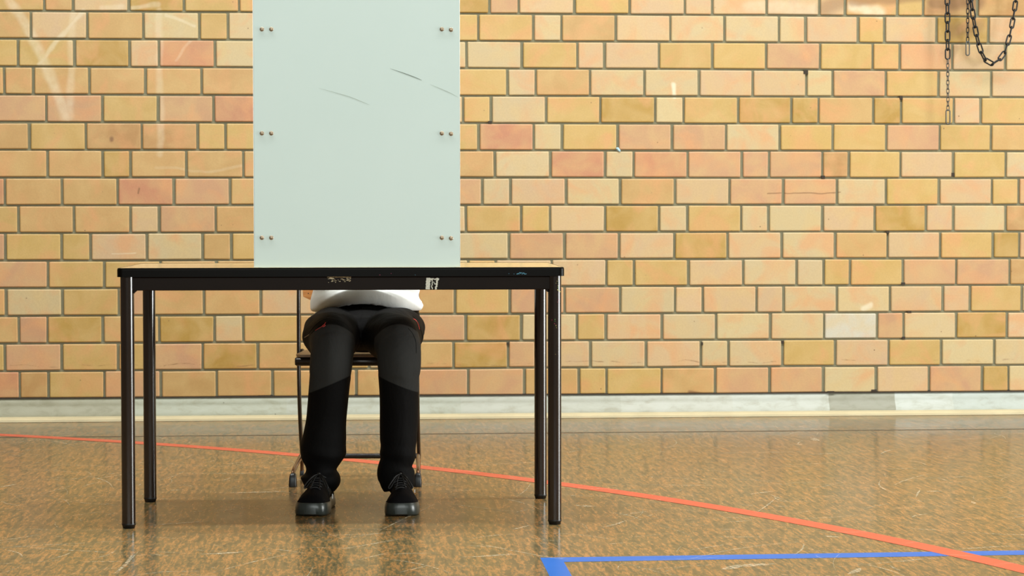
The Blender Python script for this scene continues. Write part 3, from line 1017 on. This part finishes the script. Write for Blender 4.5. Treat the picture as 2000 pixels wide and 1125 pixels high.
def remesh(bm, voxel, smooth_it=6, smooth_f=.5):
    me = bpy.data.meshes.new('tmp')
    bmesh.ops.recalc_face_normals(bm, faces=bm.faces)
    bm.to_mesh(me); bm.free()
    o = bpy.data.objects.new('tmp', me)
    COL.objects.link(o)
    md = o.modifiers.new('r', 'REMESH'); md.mode = 'VOXEL'; md.voxel_size = voxel; md.use_smooth_shade = True
    sm = o.modifiers.new('s', 'SMOOTH'); sm.iterations = smooth_it; sm.factor = smooth_f
    dg = bpy.context.evaluated_depsgraph_get()
    dg.update()
    res = bpy.data.meshes.new_from_object(o.evaluated_get(dg))
    bpy.data.objects.remove(o)
    bpy.data.meshes.remove(me)
    for p in res.polygons: p.use_smooth = True
    return res


def limb(bm, keys, n=7, seg=28, fold=None, hint=(1, 0, 0)):
    """keys: (x, y, z, r_side, r_front)"""
    K = spline([tuple(k) for k in keys], n)
    fr = frames([k[:3] for k in K], hint)
    loops = []
    for i, (p, t, a, b) in enumerate(fr):
        lp = []
        for k in range(seg):
            th = 2 * PI * k / seg
            f = 1.0 + (fold(i / (len(fr) - 1), th, p) if fold else 0)
            lp.append(p + a * K[i][3] * math.cos(th) * f + b * K[i][4] * math.sin(th) * f)
        loops.append(lp)
    rings(bm, loops)


def LP(x, y, z, a, b): return (x - PX_, y - PY_, z, a, b)


# the body itself (mostly covered by clothes and the screen)
bm = bmesh.new()
for s, kx, ax_ in ((-1, -.578, -.612), (1, -.363, -.368)):
    limb(bm, [LP(-.497 + s * .075, 7.49, .55, .070, .055), LP(-.497 + s * .088, 7.25, .535, .062, .055), LP(kx, 7.03, .515, .05, .05), LP(kx, 7.0, .44, .046, .048),
              LP((kx + ax_) / 2, 7.02, .30, .046, .05), LP(ax_, 7.03, .12, .032, .036), LP(ax_, 7.02, .07, .03, .04)])
    limb(bm, [LP(ax_ + .006, 7.0, .062, .022, .024), LP(ax_ + .010, 6.95, .055, .020, .018), LP(ax_ + (.016 if s > 0 else -.006), 6.86, .046, .020, .012), LP(ax_ + (.018 if s > 0 else -.008), 6.81, .044, .013, .008)])
limb(bm, [(0, .06, .52, .13, .09), (0, .06, .62, .130, .085), (0, .035, .80, .13, .10), (0, -.01, 1.00, .155, .11), (0, -.03, 1.10, .13, .08), (0, -.04, 1.15, .06, .06), (0, -.07, 1.22, .055, .055), (0, -.085, 1.27, .05, .05)])
ball(bm, (0, -.105, 1.345), (.074, .092, .105), 28)
ball(bm, (0, -.150, 1.30), (.052, .05, .055), 20)      # jaw
ball(bm, (0, -.200, 1.335), (.012, .018, .024), 14)    # nose
ball(bm, (0, -.196, 1.297), (.022, .009, .005), 12)    # lips
ball(bm, (0, -.194, 1.290), (.019, .009, .005), 12)
for s in (-1, 1):
    ball(bm, (s * .075, -.10, 1.335), (.009, .020, .030), 14)
    ball(bm, (s * .029, -.186, 1.372), (.022, .010, .006), 12)   # brow
    # arm: shoulder, elbow, wrist on the table top
    sh_ = Vector((s * .185, -.02, 1.07)); el = Vector((s * .245, -.20, .85)); wr = Vector((s * .13, -.385, .812))
    limb(bm, [(s * .13, -.02, 1.08, .055, .055), (*sh_, .055, .052), ((s * .22), -.11, .95, .045, .045), (*el, .038, .036), (s * .19, -.30, .822, .036, .034), (*wr, .026, .020)], 6, 20)
    palm = Vector((s * .10, -.44, .806))
    limb(bm, [(*wr, .026, .018), (s * .112, -.415, .808, .036, .015), (palm.x, palm.y - .03, .806, .040, .014)], 5, 16)
    for k in range(4):
        off = (k - 1.5) * .019
        L = (.062, .075, .070, .055)[k if s > 0 else 3 - k]
        base = Vector((palm.x + off, palm.y - .03, .808))
        pts = [base, base + Vector((off * .1, -L * .45, .010)), base + Vector((off * .12, -L * .8, .003)), base + Vector((off * .1, -L, -.012))]
        tube(bm, pts, [.0095, .0088, .0082, .0065], 10)
    tb = Vector((palm.x - s * .034, palm.y + .01, .806))
    tube(bm, [tb + Vector((s * .012, 0, 0)), tb + Vector((-s * .012, -.022, .004)), tb + Vector((-s * .020, -.046, .000)), tb + Vector((-s * .020, -.060, -.004))], [.012, .0105, .0095, .0072], 10)
M_sock = simple('black_sock', srgb(12, 12, 12), .9)
M_skin = simple('skin', srgb(205, 160, 132), .5, var=.05)
me = remesh(bm, .0065, 3)
me.name = 'person'
me.materials.append(M_skin)
person = bpy.data.objects.new('person', me)
COL.objects.link(person)
person.matrix_world = PER
tag(person, 'seated person in black work trousers and white sweater, hidden behind the screen', 'person')
for s in (-1, 1):
    bm = bmesh.new(); ball(bm, (s * .029, -.184, 1.357), (.011, .009, .008), 16)
    mk('eye', bm, simple('eye_white', (.8, .78, .75), .2), person, True)
bm = bmesh.new()
ball(bm, (0, -.085, 1.375), (.082, .095, .092), 28)
for v in list(bm.verts):
    if v.co.z < 1.33 + max(0, -(v.co.y + .10)) * 1.2: v.co.x *= .95; v.co.z = max(v.co.z, 1.31); v.co.y = max(v.co.y, -.12)
for v in bm.verts: v.co += Vector((v.co.x, v.co.y + .085, v.co.z - 1.375)) * .05 * noise.noise(v.co * 45)
mk('hair', bm, simple('brown_hair', srgb(64, 44, 30), .6), person, True)


for s, ax_ in ((-1, -.612), (1, -.368)):
    bm = bmesh.new()
    limb(bm, [LP(ax_, 7.03, .20, .040, .044), LP(ax_, 7.03, .12, .037, .041), LP(ax_, 7.02, .07, .035, .042), LP(ax_ + .008, 6.98, .055, .027, .028), LP(ax_ + .010, 6.90, .05, .024, .020)])
    mk('sock', bm, M_sock, person, True)


# trousers
def trouser_fold(side):
    def f(t, th, p):
        q = Vector((p.x * 3 + side * 9, p.z * 5, th))
        z = p.z
        r = 0.0
        # bunching at the hem
        if z < .24:
            k = max(0, 1 - abs(z - .13) / .11)
            r += .055 * k * math.sin(z * 115 + 1.3 * math.cos(th + side) + side)
        # long diagonal drapes down the shin
        if z < .50:
            r += .028 * math.sin(2 * th + z * 9 + side * 1.1) + .018 * math.sin(3 * th - z * 17 + side)
        # creases behind and over the knee and lap
        if z > .42:
            r += .022 * math.sin(3 * th + p.y * 26 + side) + .016 * math.sin(5 * th - p.y * 40)
        r += .03 * noise.noise(Vector((math.cos(th) * 1.3 + side * 5, math.sin(th) * 1.3, z * 9 + p.y * 6)))
        return r
    return f


bm = bmesh.new()
limb(bm, [LP(-.585, 7.50, .548, .102, .076), LP(-.590, 7.36, .548, .106, .076), LP(-.592, 7.20, .535, .098, .081), LP(-.583, 7.08, .528, .078, .078), LP(-.576, 7.015, .495, .070, .077),
          LP(-.577, 6.99, .45, .067, .073), LP(-.5825, 6.99, .40, .0640, .069), LP(-.596, 7.0, .28, .0625, .066), LP(-.609, 7.0, .17, .072, .074), LP(-.614, 7.0, .122, .048, .056),
          LP(-.613, 7.0, .09, .064, .072), LP(-.617, 6.995, .052, .049, .058)], 7, 48, trouser_fold(-1))
limb(bm, [LP(-.402, 7.50, .548, .102, .076), LP(-.402, 7.36, .548, .106, .076), LP(-.396, 7.20, .535, .100, .081), LP(-.374, 7.08, .528, .080, .078), LP(-.364, 7.015, .495, .072, .077),
          LP(-.363, 6.99, .45, .070, .073), LP(-.3645, 6.99, .40, .0655, .069), LP(-.363, 7.0, .28, .0630, .066), LP(-.366, 7.0, .17, .057, .068), LP(-.376, 7.0, .122, .054, .060),
          LP(-.370, 7.0, .09, .059, .068), LP(-.364, 6.995, .052, .047, .058)], 7, 48, trouser_fold(1.5))
# seat, lap and waist
limb(bm, [(0, .05, .478, .13, .10), (0, .05, .53, .180, .14), (0, .055, .58, .178, .145), (0, .05, .625, .160, .135), (0, .05, .665, .152, .128)], 5, 48,
     lambda t, th, p: .015 * math.sin(5 * th + p.z * 40))
ball(bm, (-.005, -.12, .548), (.125, .155, .070), 28)
ball(bm, (-.008, -.035, .560), (.172, .13, .093), 28)
me = remesh(bm, .0040, 2, .5)
me.name = 'trousers'


def cloth_mat(name, col, rough, grain=.25):
    m, nt, b = new_mat(name)
    v = coords(nt)
    w = noise_n(nt, v, 700, 2, .5)
    c = mixc(nt, w, tuple(x * .85 for x in col), tuple(min(.92, x * 1.15) for x in col))
    nt.links.new(c, b.inputs['Base Color'])
    b.inputs['Roughness'].default_value = rough
    b.inputs['Specular IOR Level'].default_value = .1
    folds = noise_n(nt, coords(nt, (1, 1, .5)), 16, 4, .55, .8)
    h = math_n(nt, 'ADD', math_n(nt, 'MULTIPLY', folds, 1.0), math_n(nt, 'MULTIPLY', w, .03))
    bump(nt, b, h, grain, .02)
    return m


M_tr = cloth_mat('black_twill', srgb(8, 7, 7), .75)
M_knee = cloth_mat('charcoal_stretch_panel', srgb(44, 44, 43), .8)
M_seam = cloth_mat('black_seam', srgb(6, 6, 6), .8)
me.materials.append(M_tr)
nt = M_tr.node_tree
pb = nt.nodes['Principled BSDF']
src = pb.inputs['Base Color'].links[0].from_socket
pa = nt.nodes.new('ShaderNodeAttribute'); pa.attribute_name = 'panel_depth'
col = mixc(nt, ramp(nt, math_n(nt, 'ADD', math_n(nt, 'MULTIPLY', pa.outputs['Fac'], 20), .5, True), [(.50, (0, 0, 0)), (.52, (1, 1, 1))]), src, srgb(44, 44, 43))
col = mixc(nt, ramp(nt, math_n(nt, 'ABSOLUTE', pa.outputs['Fac']), [(.0008, (1, 1, 1)), (.0022, (0, 0, 0))]), col, srgb(4, 4, 4))
nt.links.new(col, pb.inputs['Base Color'])
attr = me.attributes.new('panel_depth', 'FLOAT', 'POINT')
vals = []
for v in me.vertices:
    c = v.co
    s = -1 if c.x < -.497 - PX_ + .025 else 1
    kc = (-.580 - PX_) if s < 0 else (-.364 - PX_)
    dx = (c.x - kc) * s          # + towards the outside of the leg
    low = .405 - .42 * (dx + .03)
    y = c.y + PY_
    hi = .588 - 6.5 * dx * dx - .10 * max(0, y - 6.98)
    vals.append(min(c.z - low, hi - c.z, (7.045 - y) * .8))
attr.data.foreach_set('value', vals)
tr = bpy.data.objects.new('trousers', me); COL.objects.link(tr); tr.parent = person
tr['label'] = 'black work trousers with charcoal knee panels'


def drape(tree, px, py, D, off=.0012):
    """point on the trousers seen at px,py (person-local)"""
    o = PI4 @ Vector((0, 0, EYE)); d = px_ray(px, py).normalized()
    hit, nrm, idx, dist = tree.ray_cast(o, d)
    if hit is None: return None
    return hit + nrm * off, nrm


from mathutils.bvhtree import BVHTree
bmt = bmesh.new(); bmt.from_mesh(me); tree = BVHTree.FromBMesh(bmt)


def surface_line(name, pxs, r, mat, label, parent=tr, off=.0004):
    pts = []
    for p in spline(pxs, 6):
        h = drape(tree, p[0], p[1], 0, off)
        if h: pts.append(h[0])
    if len(pts) < 3: print('no hit', name); return
    bm = bmesh.new(); tube(bm, pts, r, 8)
    o = mk(name, bm, mat, parent, True)
    if label: o['label'] = label


M_redth = simple('red_embroidery', srgb(206, 62, 52), .6)
M_zip = simple('dull_zip', srgb(110, 92, 82), .35, .6)
surface_line('logo_stitching', [(616, 645.5), (622, 642), (627, 639), (632, 636), (636, 630)], .0006, M_redth, 'thin red stitched mark')
surface_line('logo_stitching', [(629, 637.5), (633, 634), (635, 636), (631, 639)], .0008, M_redth, 'red stitched mark')
# chain-stitched red mark on the image-right thigh
surface_line('logo_stitching', [(807, 623), (811, 625), (814.5, 629.5), (817.2, 635.5), (819, 643)], .0017, M_redth, 'coral stitched mark')
surface_line('pocket_zip', [(595, 659), (599, 657), (604, 653.5)], .0013, M_zip, 'metal pocket zip')
surface_line('pocket_seam', [(604, 650), (613, 639), (625, 628), (640, 622)], .0007, M_seam, None)
surface_line('pocket_seam', [(608, 652), (616, 644), (628, 634), (645, 626)], .0007, M_seam, None)
surface_line('fly_seam', [(707, 590), (707, 604), (706, 616), (704, 628)], .0007, M_seam, None)
surface_line('side_seam', [(806, 617), (815, 628), (822, 645), (826, 665)], .0007, M_seam, None)
surface_line('knee_seam', [(797, 641), (806, 652), (812, 668), (813, 690)], .0007, M_seam, None)
bm = bmesh.new()   # belt loop at the waistband
lp = []
for px, py in ((706.5, 587), (726, 587), (725.5, 604), (707, 603)):
    h = drape(tree, px, py, 0, .0012)
    if h: lp.append(h[0])
if len(lp) == 4:
    bm.faces.new([bm.verts.new(p) for p in lp]); bmesh.ops.solidify(bm, geom=list(bm.faces), thickness=.002)
    mk('belt_loop', bm, M_knee, tr)

# sweater
bm = bmesh.new()
SX = -.012


def sw_fold(t, th, p):
    r = .012 * math.sin(4 * th + p.z * 30) + .03 * noise.noise(Vector((math.cos(th) * 1.5, math.sin(th) * 1.5, p.z * 7)))
    if p.z < .72: r += .018 * math.sin(p.z * 120 + 1.5 * math.cos(th))
    return r


limb(bm, [(SX, .035, .598, .150, .140), (SX, .03, .612, .186, .158), (SX, .03, .632, .192, .160), (SX, .03, .655, .182, .152), (SX, .03, .69, .181, .150), (SX, .03, .78, .178, .145), (-.006, .0, .92, .185, .145),
          (0, -.02, 1.04, .19, .13), (0, -.03, 1.10, .15, .10), (0, -.04, 1.15, .075, .07), (0, -.045, 1.165, .066, .062)], 7, 56, sw_fold)
for s in (-1, 1):
    limb(bm, [(s * .12, -.02, 1.07, .075, .07), (s * .19, -.02, 1.065, .072, .068), (s * .225, -.11, .95, .062, .06), (s * .25, -.20, .855, .055, .052), (s * .20, -.29, .835, .050, .046), (s * .15, -.365, .820, .038, .032)], 6, 24,
         lambda t, th, p: .05 * math.sin(t * 40 + math.cos(th)))
me2 = remesh(bm, .006, 4)
me2.name = 'sweater'
# lift the hem in the middle and let it drop over the hips
for v in me2.vertices:
    if v.co.z < .70 and v.co.y < .06:
        u = min(1, abs(v.co.x - SX) / .19)
        w = min(1, (.70 - v.co.z) / .10)
        v.co.z += w * (.090 * (1 - u ** 1.9) - .008 * u ** 3)
        v.co.y -= w * .038 * (1 - u * u)
M_sw = cloth_mat('white_knit', srgb(244, 250, 246), .85, .12)
me2.materials.append(M_sw)
sw = bpy.data.objects.new('sweater', me2); COL.objects.link(sw); sw.parent = person
sw['label'] = 'white sweater with rumpled hem'

# shoes: pointing at the camera, each a part with sole and laces
M_canvas = cloth_mat('black_suede', srgb(6, 5, 6), .85, .05)
M_sole = simple('dark_grey_rubber', srgb(46, 51, 48), .33, var=.12, nscale=40)
M_lace = simple('black_lace', srgb(9, 9, 11), .6)
M_tag = simple('white_tag', srgb(225, 225, 225), .6)


def shoe(tx, ty, ang, s):
    """tx,ty: toe tip in world; ang: heading; s -1 image-left, 1 image-right"""
    root_m = Matrix.Translation((tx - PX_, ty - PY_, 0)) @ Matrix.Rotation(ang, 4, 'Z')
    L = .292
    prof = [(0.0, .012), (.004, .028), (.014, .041), (.032, .050), (.06, .0545), (.10, .054), (.14, .047), (.18, .039), (.22, .037), (.255, .036), (.278, .029), (.289, .015), (L, .004)]
    K = spline(prof, 5)

    def outline(ins, z):
        left, rgt = [], []
        for y, w in K:
            yy = ins + y * (L - 2 * ins) / L
            ww = max(.001, w - ins)
            bias = .006 * math.sin(PI * min(1, y / L)) * s
            left.append(Vector((-ww + bias, yy, z))); rgt.append(Vector((ww + bias, yy, z)))
        return left + rgt[::-1]
    bm = bmesh.new()
    lo = []
    for ins, z in ((.004, .000), (.0015, .002), (0, .008), (.0005, .022), (.002, .030), (.0035, .0345), (.007, .036)):
        o = outline(ins, z)
        for v in o:
            if z > .02 and v.y < .09: v.z += .005 * (1 - v.y / .09)
            if z < .006 and v.y < .05: v.z += .005 * (1 - v.y / .05) ** 2
        lo.append(o)
    rings(bm, lo)
    bmesh.ops.recalc_face_normals(bm, faces=bm.faces)
    bm.transform(root_m)
    sole_bm = bm
    # upper
    bm = bmesh.new()
    secs = []
    hts = [(.010, .036, .040), (.016, .043, .050), (.03, .049, .062), (.055, .054, .072), (.085, .060, .080), (.115, .066, .092), (.145, .074, .104), (.17, .080, .116), (.20, .086, .118), (.24, .084, .104), (.268, .078, .098), (.284, .06, .09)]
    for (y, _, h) in hts:
        w = None
        for i in range(len(K) - 1):
            if K[i][0] <= y <= K[i + 1][0]:
                t = (y - K[i][0]) / max(1e-6, K[i + 1][0] - K[i][0]); w = K[i][1] * (1 - t) + K[i + 1][1] * t
        w = (w or .02) - .004
        bias = .006 * math.sin(PI * min(1, y / L)) * s
        lp = []
        nn = 22
        pw = 2.2 if y < .05 else 1.6
        for k in range(nn + 1):
            a = PI * k / nn
            cx_, sz = math.cos(a), math.sin(a)
            x = w * (abs(cx_) ** (2 / pw)) * (1 if cx_ > 0 else -1)
            if y > .10: x *= 1 - .25 * sz ** 2
            z = .030 + (h - .030) * (sz ** (2 / pw))
            lp.append(Vector((x + bias, y, z)))
        secs.append(lp)
    rings(bm, secs, closed=True)
    bmesh.ops.recalc_face_normals(bm, faces=bm.faces)
    bmesh.ops.subdivide_edges(bm, edges=list(bm.edges), cuts=1, smooth=.3)
    bm.transform(root_m)
    up_ = mk('shoe', bm, M_canvas, person, True)
    up_['label'] = 'black lace-up shoe'
    so = mk('sole', sole_bm, M_sole, up_, True); so['label'] = 'dark grey rubber sole'
    # foxing line between sole and upper
    bm = bmesh.new()
    o = outline(.0045, .0355)
    for v in o:
        if v.y < .09: v.z += .005 * (1 - v.y / .09)
    tube(bm, [root_m @ v for v in o[::2]], .0016, 8, closed=True, hint=(0, 0, 1))
    mk('welt', bm, M_sole, up_, True)
    # tongue and lace rows
    def top(y):
        for i in range(len(hts) - 1):
            if hts[i][0] <= y <= hts[i + 1][0]:
                t = (y - hts[i][0]) / (hts[i + 1][0] - hts[i][0]); return hts[i][2] * (1 - t) + hts[i + 1][2] * t
        return .1
    bm = bmesh.new()
    for k in range(6):
        y = .082 + k * .014; z = top(y)
        ww = .017 + .001 * k
        pts = [(-ww, y, z - .005), (-ww * .4, y + (.002 if k % 2 else -.002), z + .0015), (ww * .4, y, z + .0015), (ww, y + .003, z - .005)]
        tube(bm, [root_m @ Vector(p) for p in spline(pts, 4)], .0023, 8, r2=.0016)
    # bow: two loops and two ends hanging down the sides
    kz = top(.155) + .006
    knot = Vector((0, .150, kz))
    for sx in (-1, 1):
        lpn = [knot, knot + Vector((sx * .014, -.018, -.004)), knot + Vector((sx * .030, -.040, -.022)), knot + Vector((sx * .038, -.048, -.036)), knot + Vector((sx * .032, -.046, -.038)), knot + Vector((sx * .016, -.026, -.014)), knot]
        tube(bm, [root_m @ Vector(p) for p in spline([tuple(p) for p in lpn], 5)], .0019, 8)
        en = [knot, knot + Vector((sx * .008, -.026, -.010)), knot + Vector((sx * .012, -.052, -.028)), knot + Vector((sx * .015, -.070, -.036))]
        tube(bm, [root_m @ Vector(p) for p in spline([tuple(p) for p in en], 5)], .0017, 8)
    ball(bm, root_m @ knot, .0055, 12)
    mk('laces', bm, M_lace, up_, True)
    # side tag near the sole
    bm = bmesh.new()
    if s < 0: box(bm, .0480, .0500, .118, .122, .042, .056)
    else: box(bm, .0440, .0460, .128, .132, .058, .068)
    bm.transform(root_m)
    o = mk('side_tag', bm, M_tag, up_); o['label'] = 'tiny white tag'


shoe(-.626, 6.745, -.10, -1)
shoe(-.343, 6.742, .07, 1)

# ------------------------------------------------------------------ chains hanging on the wall
M_chain = simple('blackened_steel', srgb(40, 42, 44), .35, .7, var=.2)
M_zinc = simple('worn_zinc', srgb(92, 90, 84), .4, .7, var=.2)


def link_mesh(name, L, Wd, r, mat):
    """oval link lying in local XZ, long axis Z"""
    bm = bmesh.new()
    pts = []
    hr = Wd / 2 - r; hl = L / 2 - r - hr
    for k in range(11): a = PI * k / 10; pts.append((hr * math.cos(a), 0, hl + hr * math.sin(a)))
    for k in range(11): a = PI + PI * k / 10; pts.append((hr * math.cos(a), 0, -hl + hr * math.sin(a)))
    tube(bm, pts, r, 10, closed=True, hint=(0, 1, 0))
    me = bpy.data.meshes.new(name); bm.to_mesh(me); bm.free(); me.materials.append(mat)
    for p in me.polygons: p.use_smooth = True
    return me


def place_link(me, root, p, q, twist, parent_inv, name='link'):
    """centre between p and q, long axis p-q"""
    d = (q - p).normalized()
    x = Vector((1, 0, 0)); x = (x - d * x.dot(d)).normalized(); y = d.cross(x)
    c, s = math.cos(twist), math.sin(twist)
    X = x * c + y * s; Y = d.cross(X)
    m = Matrix(((X.x, Y.x, d.x, (p.x + q.x) / 2), (X.y, Y.y, d.y, (p.y + q.y) / 2), (X.z, Y.z, d.z, (p.z + q.z) / 2), (0, 0, 0, 1)))
    o = bpy.data.objects.new(name, me); COL.objects.link(o); o.parent = root
    o.matrix_local = parent_inv @ m
    return o


CH_OFF = -.075


def cpt(px, py, off=CH_OFF):
    x, z = on_wall(px, py, -off)
    return Vector((x, off, z))


def chain(name, label, runs, end=None):
    """runs: list of (pixel polyline, pitch, link length, width, wire radius, material)"""
    first = cpt(*runs[0][0][0])
    root = empty(name, ROOM @ Matrix.Translation(first))
    inv = Matrix.Translation(-first)
    tag(root, label, 'chain')
    k = 0
    for poly, pitch, L, Wd, r, mat, tw in runs:
        me = link_mesh('link', L, Wd, r, mat)
        P = [cpt(*p) for p in spline(poly, 10)] if len(poly) > 2 else [cpt(*poly[0]), cpt(*poly[1])]
        cum = [0]
        for i in range(1, len(P)): cum.append(cum[-1] + (P[i] - P[i - 1]).length)

        def at(s):
            s = min(max(s, 0), cum[-1])
            for i in range(1, len(P)):
                if s <= cum[i]: return P[i - 1].lerp(P[i], (s - cum[i - 1]) / max(1e-9, cum[i] - cum[i - 1]))
            return P[-1]
        n = max(1, round(cum[-1] / pitch)); st = cum[-1] / n
        for i in range(n):
            place_link(me, root, at(i * st), at((i + 1) * st), (tw[k % 2] if not callable(tw) else tw(k)), inv)
            k += 1
    if end:
        poly, L, Wd, r, mat = end
        place_link(link_mesh('end_link', L, Wd, r, mat), root, cpt(*poly[0]), cpt(*poly[1]), .25, inv, 'end_link')
    return root


pxm = 1 / 418
TOPY = -150
chain('wall_chain', 'heavy dark chain hanging straight down, thin lower half, left of the others',
      [([(1849.5, TOPY), (1851, 114)], .0405, .0565, .0270, .0035, M_chain, (.15, 1.25)), ([(1851, 116), (1851.5, 215)], .0200, .0285, .0150, .0021, M_zinc, (.3, 1.3))],
      end=([(1851.5, 214), (1851.5, 243)], .072, .024, .0032, M_zinc))
chain('wall_chain', 'thin short chain ending in an open hook between the two heavy chains',
      [([(1890.5, TOPY), (1890, 82)], .0215, .0300, .0150, .0022, M_chain, (.2, 1.3))], end=([(1890, 81), (1890, 108)], .070, .022, .0032, M_zinc))
chain('wall_chain', 'long-linked dark chain hanging in a loop at the right edge',
      [([(1874, TOPY), (1885, -60), (1896, 0), (1904, 52), (1914, 95), (1925, 118), (1937, 125), (1950, 118), (1962, 103), (1972, 70), (1979, 35), (1984, 0), (1990, -60), (1996, TOPY)], .0400, .0560, .0260, .0036, M_chain, (.1, 1.35))])
# bar the chains hang from, above the photo
q = cpt(1930, TOPY - 6)
bm = bmesh.new()
tube(bm, [(q.x - .35, 0, q.z), (q.x - .35, CH_OFF, q.z), (q.x + .32, CH_OFF, q.z), (q.x + .32, 0, q.z)], .010, 14)
tag(mk('wall_bar', bm, M_chain, mw=ROOM, smooth=True), 'steel bar on the brick wall from which the three chains hang', 'bar')
